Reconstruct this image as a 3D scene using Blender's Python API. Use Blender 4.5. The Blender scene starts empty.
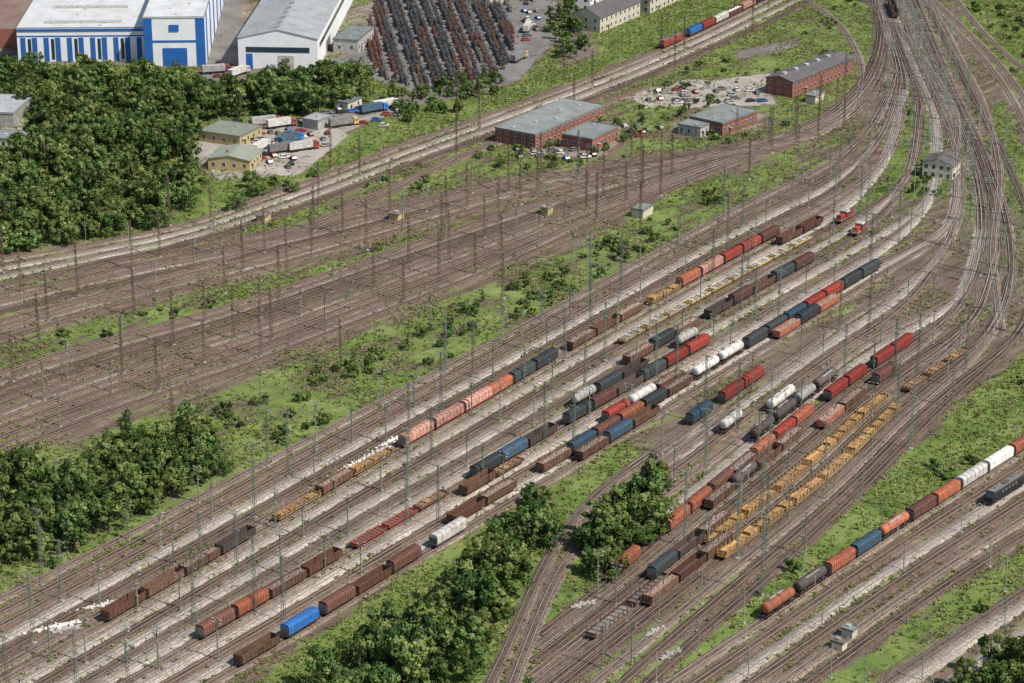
import bpy, math, random
import numpy as np
from mathutils import Vector
random.seed(7); rng=np.random.default_rng(7)
F=2600.; PT=math.radians(21); H=300.
cP,sP=math.cos(PT),math.sin(PT)
# plan survey: photo-plan coordinates -> metres on the ground
def g(px,py):
    u=(px-512)/F; v=(py-341.5)/F
    t=H/(sP+v*cP)
    return np.array([u*t,(cP-v*sP)*t])
def ginv(x,y):
    d=y*cP+H*sP
    return 512+F*x/d, 341.5-F*(y*sP-H*cP)/d
def scl(py): return cP*(py-341.5+F*math.tan(PT))/H
scene=bpy.context.scene
COL=scene.collection
# ------------------------------------------------------------ materials
def nt(m):
    m.use_nodes=True
    n=m.node_tree; n.nodes.clear()
    return n
def mat(name,col,rough=0.7,metal=0.0,dirt=(0.06,0.045,0.035),amt=0.35,scale=0.7,rnd=0.25,spec=0.3):
    m=bpy.data.materials.new(name); n=nt(m); N=n.nodes; L=n.links
    o=N.new('ShaderNodeOutputMaterial'); b=N.new('ShaderNodeBsdfPrincipled')
    b.inputs['Roughness'].default_value=rough; b.inputs['Metallic'].default_value=metal
    b.inputs['Specular IOR Level'].default_value=spec
    tc=N.new('ShaderNodeTexCoord'); no=N.new('ShaderNodeTexNoise'); no.inputs['Scale'].default_value=scale; no.inputs['Detail'].default_value=5
    no.inputs['Roughness'].default_value=0.7
    oi=N.new('ShaderNodeObjectInfo')
    ad=N.new('ShaderNodeVectorMath'); ad.operation='ADD'
    sc=N.new('ShaderNodeVectorMath'); sc.operation='SCALE'; sc.inputs['Scale'].default_value=0.37
    L.new(oi.outputs['Location'],sc.inputs[0]); L.new(tc.outputs['Object'],ad.inputs[0]); L.new(sc.outputs[0],ad.inputs[1]); L.new(ad.outputs[0],no.inputs['Vector'])
    mr=N.new('ShaderNodeMapRange'); mr.inputs['From Min'].default_value=0.38; mr.inputs['From Max'].default_value=0.66
    mr.inputs['To Max'].default_value=min(1,amt*1.6); mr.clamp=True
    L.new(no.outputs['Fac'],mr.inputs['Value'])
    mx=N.new('ShaderNodeMix'); mx.data_type='RGBA'; mx.inputs['A'].default_value=(*col,1); mx.inputs['B'].default_value=(*dirt,1)
    L.new(mr.outputs[0],mx.inputs['Factor'])
    hs=N.new('ShaderNodeHueSaturation')
    m2=N.new('ShaderNodeMapRange'); m2.inputs['To Min'].default_value=1-rnd; m2.inputs['To Max'].default_value=1+rnd
    L.new(oi.outputs['Random'],m2.inputs['Value']); L.new(m2.outputs[0],hs.inputs['Value']); L.new(mx.outputs['Result'],hs.inputs['Color'])
    L.new(hs.outputs[0],b.inputs['Base Color']); L.new(b.outputs[0],o.inputs[0])
    return m
def leafmat(name,c1,c2,rnd=0.3,sc_=0.25):
    m=bpy.data.materials.new(name); n=nt(m); N=n.nodes; L=n.links
    o=N.new('ShaderNodeOutputMaterial'); b=N.new('ShaderNodeBsdfDiffuse')
    ge=N.new('ShaderNodeNewGeometry'); no=N.new('ShaderNodeTexNoise'); no.inputs['Scale'].default_value=sc_; no.inputs['Detail'].default_value=1
    L.new(ge.outputs['Position'],no.inputs['Vector'])
    mr=N.new('ShaderNodeMapRange'); mr.inputs['From Min'].default_value=0.35; mr.inputs['From Max'].default_value=0.65; mr.clamp=True
    L.new(no.outputs['Fac'],mr.inputs['Value'])
    mx=N.new('ShaderNodeMix'); mx.data_type='RGBA'; mx.inputs['A'].default_value=(*c1,1); mx.inputs['B'].default_value=(*c2,1)
    L.new(mr.outputs[0],mx.inputs['Factor'])
    oi=N.new('ShaderNodeObjectInfo'); hs=N.new('ShaderNodeHueSaturation')
    m2=N.new('ShaderNodeMapRange'); m2.inputs['To Min'].default_value=1-rnd; m2.inputs['To Max'].default_value=1+rnd
    m3=N.new('ShaderNodeMapRange'); m3.inputs['To Min'].default_value=0.515; m3.inputs['To Max'].default_value=0.465
    mp_=N.new('ShaderNodeMath'); mp_.operation='MULTIPLY'; mp_.inputs[1].default_value=7.31; fr_=N.new('ShaderNodeMath'); fr_.operation='FRACT'
    L.new(oi.outputs['Random'],mp_.inputs[0]); L.new(mp_.outputs[0],fr_.inputs[0])
    L.new(oi.outputs['Random'],m2.inputs['Value']); L.new(m2.outputs[0],hs.inputs['Value'])
    L.new(fr_.outputs[0],m3.inputs['Value']); L.new(m3.outputs[0],hs.inputs['Hue'])
    L.new(mx.outputs['Result'],hs.inputs['Color']); L.new(hs.outputs[0],b.inputs['Color'])
    L.new(b.outputs[0],o.inputs[0])
    return m
def gravelmat(name,ca,cb,cc,sc1=0.05,sc2=2.5,rnd=0.0):
    m=bpy.data.materials.new(name); n=nt(m); N=n.nodes; L=n.links
    o=N.new('ShaderNodeOutputMaterial'); b=N.new('ShaderNodeBsdfDiffuse')
    ge=N.new('ShaderNodeNewGeometry')
    n1=N.new('ShaderNodeTexNoise'); n1.inputs['Scale'].default_value=sc1; n1.inputs['Detail'].default_value=5; n1.inputs['Roughness'].default_value=0.7
    n2=N.new('ShaderNodeTexNoise'); n2.inputs['Scale'].default_value=sc2; n2.inputs['Detail'].default_value=1; n2.inputs['Roughness'].default_value=0.8
    L.new(ge.outputs['Position'],n1.inputs['Vector']); L.new(ge.outputs['Position'],n2.inputs['Vector'])
    r=N.new('ShaderNodeValToRGB'); e=r.color_ramp.elements; e[0].position=0.35; e[0].color=(*ca,1); e[1].position=0.68; e[1].color=(*cc,1)
    k=e.new(0.52); k.color=(*cb,1)
    L.new(n1.outputs['Fac'],r.inputs[0])
    mr=N.new('ShaderNodeMapRange'); mr.inputs['From Min'].default_value=0.3; mr.inputs['From Max'].default_value=0.7; mr.inputs['To Min'].default_value=0.55; mr.inputs['To Max'].default_value=1.5
    L.new(n2.outputs['Fac'],mr.inputs['Value'])
    hs=N.new('ShaderNodeHueSaturation'); L.new(mr.outputs[0],hs.inputs['Value']); L.new(r.outputs[0],hs.inputs['Color'])
    oi=N.new('ShaderNodeObjectInfo'); m2=N.new('ShaderNodeMapRange'); m2.inputs['To Min'].default_value=1-rnd; m2.inputs['To Max'].default_value=1+rnd
    L.new(oi.outputs['Random'],m2.inputs['Value']); h2=N.new('ShaderNodeHueSaturation'); L.new(m2.outputs[0],h2.inputs['Value']); L.new(hs.outputs[0],h2.inputs['Color'])
    L.new(h2.outputs[0],b.inputs['Color']); L.new(b.outputs[0],o.inputs[0])
    return m
M={}
M['rust']=mat('rust_steel',(0.18,0.095,0.06),0.9,0,(0.07,0.042,0.03),0.6)
M['brown']=mat('brown_paint',(0.145,0.058,0.04),0.7,0,(0.07,0.042,0.033),0.6)
M['dark']=mat('dark_steel',(0.07,0.06,0.057),0.7,0,(0.12,0.075,0.055),0.5)
M['coil']=mat('wire_coil_steel',(0.10,0.10,0.105),0.7,0,(0.045,0.042,0.042),0.6,0.25)
M['bogie']=mat('bogie_grime',(0.035,0.028,0.025),0.8,0,(0.07,0.045,0.032),0.5)
M['floor']=mat('wagon_floor',(0.10,0.07,0.055),0.95,0,(0.20,0.15,0.11),0.5,1.5)
M['red']=mat('red_tarpaulin',(0.35,0.045,0.03),0.7,0,(0.16,0.048,0.035),0.6)
M['orange']=mat('orange_paint',(0.44,0.14,0.07),0.7,0,(0.20,0.08,0.052),0.6)
M['salmon']=mat('faded_red_roof',(0.56,0.31,0.24),0.7,0,(0.28,0.13,0.10),0.6)
M['hdark']=mat('dark_tarpaulin',(0.05,0.07,0.078),0.6,0,(0.06,0.05,0.046),0.6)
M['hbrown']=mat('brown_hood',(0.18,0.075,0.055),0.7,0,(0.09,0.055,0.042),0.6)
M['blue']=mat('blue_tarpaulin',(0.035,0.17,0.48),0.5,0,(0.035,0.08,0.18),0.4)
M['slate']=mat('slate_blue_hood',(0.05,0.11,0.17),0.6,0,(0.055,0.06,0.066),0.6)
M['white']=mat('white_paint',(0.76,0.74,0.69),0.5,0,(0.40,0.34,0.27),0.5)
M['lgrey']=mat('light_grey_paint',(0.45,0.45,0.42),0.6,0,(0.22,0.18,0.15),0.5)
M['grey']=mat('grey_paint',(0.2,0.2,0.19),0.7,0,(0.1,0.08,0.06),0.5)
M['ochre']=mat('ochre_stakes',(0.58,0.35,0.11),0.8,0,(0.30,0.15,0.06),0.6,1.0)
M['log']=mat('timber_logs',(0.40,0.25,0.12),0.9,0,(0.16,0.085,0.045),0.75,1.4)
M['yellow']=mat('yellow_paint',(0.58,0.42,0.13),0.7,0,(0.30,0.22,0.12),0.6,1.0)
M['black']=mat('black_paint',(0.02,0.02,0.024),0.35,0,(0.04,0.035,0.03),0.3)
M['glass']=mat('dark_glass',(0.03,0.045,0.06),0.12,0,(0.02,0.03,0.04),0.2,spec=0.6)
M['whiteload']=mat('white_bulk_load',(0.72,0.70,0.66),0.9,0,(0.40,0.37,0.33),0.6,1.2)
M['scrap']=mat('scrap_load',(0.15,0.095,0.07),0.9,0,(0.36,0.29,0.24),0.6,2.2)
M['whiteroof']=mat('white_sheet_roof',(0.58,0.59,0.59),0.7,0,(0.42,0.41,0.39),0.5,0.12,0.05)
M['steelroof']=mat('grey_sheet_roof',(0.38,0.40,0.41),0.7,0,(0.25,0.25,0.24),0.5,0.15,0.1)
M['feltroof']=mat('bitumen_felt_roof',(0.16,0.185,0.18),0.9,0,(0.25,0.26,0.245),0.6,0.2,0.15)
M['greenroof']=mat('mossy_roof',(0.19,0.22,0.17),0.9,0,(0.27,0.27,0.22),0.6,0.3,0.15)
M['brownroof']=mat('brown_roof',(0.17,0.11,0.09),0.9,0,(0.24,0.18,0.15),0.6,0.1,0.15)
M['tileroof']=mat('dark_tile_roof',(0.085,0.08,0.085),0.8,0,(0.13,0.12,0.11),0.5,0.4,0.15)
M['brick']=mat('red_brick',(0.30,0.10,0.07),0.9,0,(0.18,0.085,0.065),0.6,0.8,0.15)
M['render']=mat('cream_render',(0.58,0.53,0.42),0.9,0,(0.38,0.33,0.25),0.4,0.4,0.1)
M['wwall']=mat('white_cladding',(0.8,0.8,0.8),0.6,0,(0.62,0.62,0.62),0.3,0.2,0.04)
M['bwall']=mat('blue_cladding',(0.025,0.13,0.42),0.5,0,(0.02,0.09,0.3),0.3,0.2,0.05)
M['ywall']=mat('yellow_render',(0.5,0.40,0.18),0.9,0,(0.33,0.26,0.14),0.4,0.4,0.1)
M['mastg']=mat('green_grey_mast',(0.23,0.29,0.22),0.6,0,(0.16,0.17,0.14),0.3)
M['mastb']=mat('rusty_mast',(0.18,0.12,0.09),0.8,0,(0.12,0.08,0.058),0.5)
M['wire']=mat('copper_wire',(0.09,0.075,0.065),0.6,0,(0.09,0.07,0.06),0.2)
M['concrete']=mat('concrete',(0.38,0.36,0.33),0.9,0,(0.24,0.22,0.19),0.5,0.5)
M['bark']=mat('tree_bark',(0.08,0.06,0.045),0.95,0,(0.04,0.03,0.02),0.5)
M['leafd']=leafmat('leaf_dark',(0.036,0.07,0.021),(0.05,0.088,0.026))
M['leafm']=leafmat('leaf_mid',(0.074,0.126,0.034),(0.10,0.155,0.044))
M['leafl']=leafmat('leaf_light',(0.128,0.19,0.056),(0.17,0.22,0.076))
M['scrub1']=leafmat('scrub_green',(0.105,0.168,0.04),(0.16,0.215,0.062),0.0,0.08)
M['scrub2']=leafmat('scrub_dark',(0.05,0.09,0.026),(0.088,0.135,0.038),0.0,0.08)
M['scrub3']=leafmat('scrub_dry',(0.23,0.225,0.11),(0.30,0.27,0.16),0.0,0.08)
M['bal_light']=gravelmat('ballast_light',(0.24,0.205,0.17),(0.34,0.295,0.25),(0.44,0.395,0.34),0.05,2.0,0.12)
M['bal_mid']=gravelmat('ballast_mid',(0.145,0.11,0.087),(0.21,0.166,0.134),(0.29,0.24,0.20),0.05,2.0,0.2)
M['bal_dark']=gravelmat('ballast_rusty',(0.10,0.069,0.053),(0.152,0.108,0.084),(0.215,0.16,0.125),0.05,2.0,0.22)
M['sl_conc']=gravelmat('concrete_sleeper',(0.30,0.27,0.235),(0.39,0.355,0.315),(0.46,0.425,0.38),0.1,2.0,0.1)
M['sl_wood']=gravelmat('wooden_sleeper',(0.05,0.034,0.026),(0.08,0.056,0.043),(0.118,0.086,0.067),0.1,2.0,0.15)
M['railtop']=mat('rail_head',(0.46,0.41,0.36),0.5,0.0,(0.22,0.15,0.11),0.5,0.1,0.25)
M['railside']=mat('rail_web_rust',(0.13,0.075,0.05),0.9,0,(0.08,0.045,0.032),0.5)
# ------------------------------------------------------------ mesh builder
class MB:
    def __init__(s): s.v=[]; s.f=[]; s.m=[]; s.mats=[]
    def mi(s,k):
        if k not in s.mats: s.mats.append(k)
        return s.mats.index(k)
    def box(s,x0,x1,y0,y1,z0,z1,k):
        b=len(s.v); i=s.mi(k)
        s.v+=[(x0,y0,z0),(x1,y0,z0),(x1,y1,z0),(x0,y1,z0),(x0,y0,z1),(x1,y0,z1),(x1,y1,z1),(x0,y1,z1)]
        for q in ((0,3,2,1),(4,5,6,7),(0,1,5,4),(1,2,6,5),(2,3,7,6),(3,0,4,7)):
            s.f.append(tuple(b+a for a in q)); s.m.append(i)
    def prism(s,prof,x0,x1,k,kc=None,prof2=None):
        b=len(s.v); n=len(prof); i=s.mi(k); ic=s.mi(kc or k); p2=prof2 or prof
        s.v+=[(x0,y,z) for y,z in prof]+[(x1,y,z) for y,z in p2]
        for a in range(n):
            c=(a+1)%n; s.f.append((b+a,b+n+a,b+n+c,b+c)); s.m.append(i)
        s.f.append(tuple(b+a for a in range(n))); s.m.append(ic)
        s.f.append(tuple(b+n+a for a in reversed(range(n)))); s.m.append(ic)
    def prismy(s,prof,y0,y1,k):   # profile in xz
        b=len(s.v); n=len(prof); i=s.mi(k)
        s.v+=[(x,y0,z) for x,z in prof]+[(x,y1,z) for x,z in prof]
        for a in range(n):
            c=(a+1)%n; s.f.append((b+a,b+c,b+n+c,b+n+a)); s.m.append(i)
        s.f.append(tuple(b+a for a in reversed(range(n)))); s.m.append(i)
        s.f.append(tuple(b+n+a for a in range(n))); s.m.append(i)
    def rings(s,rings,k,caps=True):
        b=len(s.v); n=len(rings[0]); i=s.mi(k)
        for r in rings: s.v+=[tuple(p) for p in r]
        for j in range(len(rings)-1):
            for a in range(n):
                c=(a+1)%n; s.f.append((b+j*n+a,b+j*n+c,b+(j+1)*n+c,b+(j+1)*n+a)); s.m.append(i)
        if caps:
            s.f.append(tuple(b+a for a in reversed(range(n)))); s.m.append(i)
            e=b+(len(rings)-1)*n; s.f.append(tuple(e+a for a in range(n))); s.m.append(i)
    def cyl(s,p,q,r0,r1,k,n=8):
        p=Vector(p); q=Vector(q); d=(q-p).normalized(); a=d.orthogonal().normalized(); b=d.cross(a)
        R=[]
        for c,r in ((p,r0),(q,r1)):
            R.append([c+a*math.cos(t*2*math.pi/n)*r+b*math.sin(t*2*math.pi/n)*r for t in range(n)])
        s.rings(R,k)
    def mesh(s,name,smooth=False):
        me=bpy.data.meshes.new(name); me.from_pydata(s.v,[],s.f)
        for k in s.mats: me.materials.append(M[k])
        me.polygons.foreach_set('material_index',s.m)
        if smooth: me.polygons.foreach_set('use_smooth',[True]*len(s.f))
        me.update(); return me
def add(name,me,loc=(0,0,0),rz=0,sc=(1,1,1),parent=None):
    o=bpy.data.objects.new(name,me); o.location=loc; o.rotation_euler=(0,0,rz); o.scale=sc
    COL.objects.link(o)
    if parent: o.parent=parent
    return o
# ------------------------------------------------------------ track plan
def curve(G,step=2.5,sig=6,ext0=70,ext1=160):
    G=np.array(G,float)
    d0=(G[0]-G[1]); d0/=np.linalg.norm(d0); d1=(G[-1]-G[-2]); d1/=np.linalg.norm(d1)
    if ext0: G=np.vstack([G[0]+d0*ext0,G])
    if ext1: G=np.vstack([G,G[-1]+d1*ext1])
    E=np.vstack([2*G[0]-G[1],G,2*G[-1]-G[-2]])
    out=[]
    for i in range(1,len(E)-2):
        p0,p1,p2,p3=E[i-1:i+3]
        n=max(3,int(np.linalg.norm(p2-p1)/2))
        t=np.linspace(0,1,n,endpoint=False)[:,None]
        out.append(0.5*((2*p1)+(-p0+p2)*t+(2*p0-5*p1+4*p2-p3)*t**2+(-p0+3*p1-3*p2+p3)*t**3))
    out.append(E[-2:-1]); C=np.vstack(out)
    def res(C,st):
        s=np.concatenate([[0],np.cumsum(np.linalg.norm(np.diff(C,axis=0),axis=1))])
        m=max(4,int(s[-1]/st)); q=np.linspace(0,s[-1],m)
        return np.stack([np.interp(q,s,C[:,0]),np.interp(q,s,C[:,1])],1)
    C=res(C,step)
    w=int(3*sig); w=min(w,len(C)//3)
    if w>1:
        k=np.exp(-0.5*(np.arange(-w,w+1)/sig)**2); k/=k.sum()
        pad0=2*C[0]-C[1:w+1][::-1]; pad1=2*C[-1]-C[-w-1:-1][::-1]
        D=np.vstack([pad0,C,pad1])
        C=np.stack([np.convolve(D[:,0],k,'valid'),np.convolve(D[:,1],k,'valid')],1)
    return res(C,step)
TR=[]   # (polyline, style)
def gp(L): return np.array([g(*p) for p in L])
def group(A,B,n,snaps=(),style='bal_mid',skip=(),e0=70,e1=160):
    A=gp(A); B=gp(B); claimed=set()
    for j in range(n+1):
        if j in skip: continue
        t=j/n; C=[]; cut=None; cur=t
        sd={k:m for k,m in snaps}
        for i in range(len(A)):
            if i in sd:
                cur=math.floor(cur*sd[i]+0.5)/sd[i]
                key=(i,round(cur,4))
                if key in claimed: cut=i+2
                else: claimed.add(key)
            C.append(A[i]*(1-cur)+B[i]*cur)
            if cut and i+1>=cut: break
        st=style if isinstance(style,str) else style[j%len(style)]
        TR.append((curve(C,ext0=e0,ext1=0 if cut else e1),st))
G0=[(-80,640),(103,548),(265,463),(400,392),(480,350),(560,306),(705,226),(775,190),(830,165),(872,125),(895,75),(885,30),(872,-10)]
G1=[(-80,728),(103,625),(265,530),(400,450),(480,405),(560,357),(705,275),(775,237),(835,205),(885,160),(905,90),(893,40),(877,-10)]
G2=[(-80,805),(103,697),(250,612),(400,523),(480,477),(560,430),(700,350),(780,304),(870,252),(930,200),(935,120),(910,60),(885,-10)]
G3=[(-80,860),(120,735),(250,662),(400,570),(480,521),(562,473),(700,388),(785,335),(872,280),(950,225),(955,150),(925,75),(893,-10)]
group(G0,G1,6,[(9,2)],['bal_mid','bal_dark','bal_dark','bal_light','bal_dark','bal_mid'],skip=(6,))
group(G1,G2,6,[(9,2)],['bal_mid','bal_light','bal_dark','bal_light','bal_mid','bal_light'],skip=(6,))
group(G2,G3,4,[(9,1)],['bal_mid','bal_light','bal_dark','bal_light'])
H0=[(-60,480),(100,415),(230,372),(350,325),(480,275),(600,222),(720,168),(800,142),(850,118),(880,80),(888,30),(875,-10)]
Ha=[(-60,395),(100,342),(230,307),(350,266),(480,222),(600,188),(720,157),(795,138),(845,114),(876,78),(886,30),(874,-10)]
Hb=[(-60,358),(120,305),(250,273),(400,230),(500,203),(600,181),(700,158),(790,136),(842,112),(873,76),(883,30),(872,-10)]
H1=[(-60,300),(120,262),(250,238),(400,205),(500,183),(600,167),(700,152),(780,138),(838,108),(868,74),(880,30),(870,-10)]
group(H0,Ha,10,[(5,5),(8,1)],['bal_dark','bal_mid','bal_dark','bal_dark'])
group(Hb,H1,6,[(4,3),(8,1)],['bal_dark','bal_mid','bal_dark'])
A0=[(-60,272),(100,243),(180,228),(300,185),(400,147),(500,112),(600,75),(680,42),(750,8),(790,-12)]
A1=[(-60,300),(110,262),(195,243),(310,205),(410,166),(508,130),(610,92),(690,58),(765,24),(830,-8)]
group(A0,A1,3,(),['bal_mid','bal_light','bal_light','bal_dark'])
W0=[(650,86),(560,122),(480,150),(420,178),(340,218),(220,262),(60,310),(-60,352)]
W1=[(600,100),(520,132),(450,160),(385,190),(300,228),(180,262),(60,285),(-60,318)]
for w in (W0,W1): TR.append((curve(gp(w),ext0=0,ext1=50),'bal_dark'))
Q0=[(630,468),(690,426),(755,382),(830,330),(900,285),(950,240),(962,180),(948,120),(918,55),(896,-10)]
Q1=[(650,545),(720,490),(770,445),(850,382),(905,345),(960,300),(980,230),(968,150),(935,70),(903,-10)]
group(Q0,Q1,5,[(5,1)],['bal_mid','bal_light','bal_dark'],skip=(5,),e0=0)
P0=[(560,620),(613,580),(665,535),(720,490),(770,448),(850,385),(905,348),(962,303),(984,230),(970,150),(937,70),(904,-10)]
P1=[(540,705),(640,625),(720,562),(775,520),(830,478),(888,418),(935,382),(990,335),(1012,270),(995,180),(950,80),(912,-10)]
P2=[(590,740),(690,645),(765,580),(820,530),(870,482),(925,425),(975,378),(1020,335),(1040,270),(1015,180),(965,80),(922,-10)]
group(P0,P1,6,[(7,2)],['bal_dark','bal_mid','bal_dark'],skip=(),e0=10)
group(P1,P2,3,[(7,1)],['bal_dark','bal_mid','bal_dark'],skip=(0,))
S0=[(600,730),(670,683),(762,622),(850,562),(930,510),(1024,450),(1100,400)]
S1=[(700,760),(780,705),(870,640),(940,590),(1010,545),(1090,495),(1160,450)]
group(S0,S1,5,(),['bal_mid','bal_dark','bal_light','bal_dark'])
V0=[(800,740),(860,702),(950,640),(1024,592),(1100,540)]; V1=[(860,750),(910,712),(990,655),(1060,608),(1130,560)]
group(V0,V1,3,(),['bal_mid','bal_light'],skip=(2,))
NTRAIN=len(TR)
C0=[(480,705),(512,640),(536,580),(568,525),(612,480),(665,446),(720,408)]
C1=[(505,705),(530,640),(552,585),(584,535),(628,490),(680,452),(735,410)]
for c in (C0,C1): TR.append((curve(gp(c),ext0=50,ext1=0),'bal_mid'))
X=[[(1080,300),(1040,160),(1000,80),(950,25),(905,-15)],[(1100,290),(1055,160),(1012,80),(960,25),(915,-15)],[(1090,130),(1030,75),(985,35),(950,-8)],
   [(1000,330),(992,250),(1000,180),(985,110),(955,50),(925,-10)],[(640,168),(740,152),(810,140),(850,112),(862,70),(840,25),(800,-5)],[(955,150),(958,120),(940,85),(915,50),(890,20),(850,-8)]]
for c in X: TR.append((curve(gp(c),ext0=0,ext1=100),'bal_mid'))
# occupancy raster
X0,Y0,NX,NY=-480,480,960,1000
occ=np.zeros((NX,NY),bool)
for C,_ in TR:
    s=np.linspace(0,len(C)-1,len(C)*4)
    x=np.interp(s,range(len(C)),C[:,0]); y=np.interp(s,range(len(C)),C[:,1])
    i=(x-X0).astype(int); j=(y-Y0).astype(int); k=(i>=0)&(i<NX)&(j>=0)&(j<NY); occ[i[k],j[k]]=True
def dil(a,n):
    for _ in range(n):
        b=a.copy(); b[1:]|=a[:-1]; b[:-1]|=a[1:]; b[:,1:]|=a[:,:-1]; b[:,:-1]|=a[:,1:]; a=b
    return a
occ1=dil(occ,1); occ2=dil(occ,2); occ4=dil(occ,4)
def isocc(a,x,y):
    i,j=int(x-X0),int(y-Y0)
    return 0<=i<NX and 0<=j<NY and a[i,j]
def normals(C):
    T=np.gradient(C,axis=0); T/=np.linalg.norm(T,axis=1)[:,None]+1e-9
    return T,np.stack([-T[:,1],T[:,0]],1)
RZ=[]
for ti,(C,st) in enumerate(TR):
    zb=0.20+0.005*(ti%40); RZ.append(zb+0.03+0.15)
    T,Nn=normals(C); n=len(C); V=[];Fc=[];Mi=[]
    def strip(offs,mats,base):
        k=len(offs)
        P=np.zeros((n,k,3))
        for a,(o,z) in enumerate(offs): P[:,a,:2]=C+Nn*(o[:,None] if hasattr(o,'shape') else o); P[:,a,2]=z
        V.append(P.reshape(-1,3))
        I=np.arange(n-1)[:,None]
        for a in range(k-1):
            q=np.hstack([base+I*k+a,base+I*k+a+1,base+(I+1)*k+a+1,base+(I+1)*k+a])[:,::-1]
            Fc.append(q); Mi.append(np.full(n-1,mats[a]))
        return base+n*k
    wv=rng.normal(0,.16,(2,n))
    b=strip([(-2.15+wv[0],-0.05),(-1.5+wv[0]*.5,zb),(1.5+wv[1]*.5,zb),(2.15+wv[1],-0.05)],[0,0,0],0)
    for o in (-0.75,0.75):
        b=strip([(o-0.09,zb+0.02),(o-0.085,zb+0.18),(o+0.085,zb+0.18),(o+0.09,zb+0.02)],[3,2,3],b)
    L=(n-1)*2.5; ns=int(L/0.63); s=np.linspace(0,n-1,ns)
    cx=np.interp(s,range(n),C[:,0]); cy=np.interp(s,range(n),C[:,1]); tx=np.interp(s,range(n),T[:,0]); ty=np.interp(s,range(n),T[:,1])
    cc=np.stack([cx,cy],1); tt=np.stack([tx,ty],1); nn=np.stack([-ty,tx],1)
    P=np.zeros((ns,8,3)); q=0
    for z in (zb-0.02,zb+0.035):
        for a,bb in ((-.13,-1.3),(.13,-1.3),(.13,1.3),(-.13,1.3)):
            P[:,q,:2]=cc+tt*a+nn*bb; P[:,q,2]=z; q+=1
    V.append(P.reshape(-1,3)); I=b+np.arange(ns)[:,None]*8
    for qd in ((4,5,6,7),(1,2,6,5),(3,0,4,7),(0,1,5,4),(2,3,7,6)):
        Fc.append(np.hstack([I+a for a in qd])); Mi.append(np.full(ns,1))
    V=np.vstack(V); Fc=np.vstack(Fc); Mi=np.concatenate(Mi)
    me=bpy.data.meshes.new('railway_track'); me.vertices.add(len(V)); me.vertices.foreach_set('co',V.ravel())
    me.loops.add(Fc.size); me.loops.foreach_set('vertex_index',Fc.ravel().astype(np.int32))
    me.polygons.add(len(Fc)); me.polygons.foreach_set('loop_start',np.arange(len(Fc))*4); me.polygons.foreach_set('material_index',Mi.astype(np.int32))
    for k in (st,'sl_conc' if st=='bal_light' else 'sl_wood','railtop','railside'): me.materials.append(M[k])
    me.update(calc_edges=True); me.validate()
    add('railway_track',me)
# ------------------------------------------------------------ ground
def pip(px,py,poly):
    ins=np.zeros(px.shape,bool); n=len(poly)
    for i in range(n):
        x1,y1=poly[i]; x2,y2=poly[(i+1)%n]
        if y1==y2: continue
        c=((y1>py)!=(y2>py))&(px<(x2-x1)*(py-y1)/(y2-y1)+x1)
        ins^=c
    return ins
VEG=[([(-40,655),(0,600),(200,512),(330,438),(480,353),(600,287),(720,213),(820,165),(850,135),(800,143),(720,180),(600,235),(480,290),(350,340),(230,388),(150,415),(-40,482)],0.60),
 ([(-40,362),(0,347),(120,312),(250,280),(330,262),(400,240),(480,214),(480,222),(400,250),(330,275),(250,298),(120,334),(0,370),(-40,385)],0.60),
 ([(180,245),(300,210),(400,172),(500,135),(600,96),(690,62),(760,26),(860,-8),(880,20),(866,70),(836,108),(780,134),(700,148),(600,162),(500,178),(400,198),(280,228)],0.58),
 ([(-60,-40),(760,-40),(740,8),(680,38),(600,70),(500,107),(400,142),(300,180),(180,223),(100,238),(-60,262)],0.8),
 ([(620,705),(690,650),(780,573),(850,505),(925,440),(985,385),(1060,330),(1100,330),(1100,395),(1024,445),(930,505),(850,557),(762,616),(670,676),(620,712)],0.86),
 ([(800,702),(870,650),(940,600),(1020,548),(1100,498),(1100,530),(1024,585),(950,632),(850,702)],0.74),
 ([(900,720),(980,665),(1060,615),(1120,580),(1120,760),(880,760)],0.9),
 ([(260,683),(330,628),(400,582),(480,530),(562,482),(630,440),(640,462),(610,478),(568,520),(536,575),(512,640),(480,720),(250,720)],0.84),
 ([(515,715),(535,640),(560,580),(590,535),(630,495),(655,478),(690,455),(700,470),(660,515),(613,565),(560,612),(575,640),(560,705)],0.87),
 ([(560,705),(620,640),(680,600),(720,590),(640,690),(620,720)],0.6),
 ([(905,95),(935,125),(950,160),(945,195),(890,200),(850,215),(880,180),(900,140)],0.74),
 ([(1000,100),(1050,200),(1060,300),(1035,250),(1010,200),(990,120)],0.74),
 ([(960,0),(1100,0),(1100,300),(1050,170),(1010,80),(965,30)],0.72),
 ([(965,160),(985,180),(985,240),(968,250),(960,200)],0.65),
 ([(890,370),(960,330),(975,345),(930,385),(900,400)],0.5),
 ([(900,30),(950,80),(970,120),(950,110),(925,80),(905,60)],0.65),
 ([(790,100),(850,60),(875,40),(870,-10),(780,-10),(700,60),(640,95),(640,130),(700,140)],0.64),
 ([(0,430),(100,400),(110,408),(0,445)],0.5),([(150,345),(330,285),(335,292),(160,352)],0.6),([(620,215),(720,175),(725,183),(630,232)],0.7),
 ([(60,640),(200,570),(210,578),(80,650)],0.5),([(400,430),(520,365),(524,372),(408,440)],0.5)]
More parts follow.
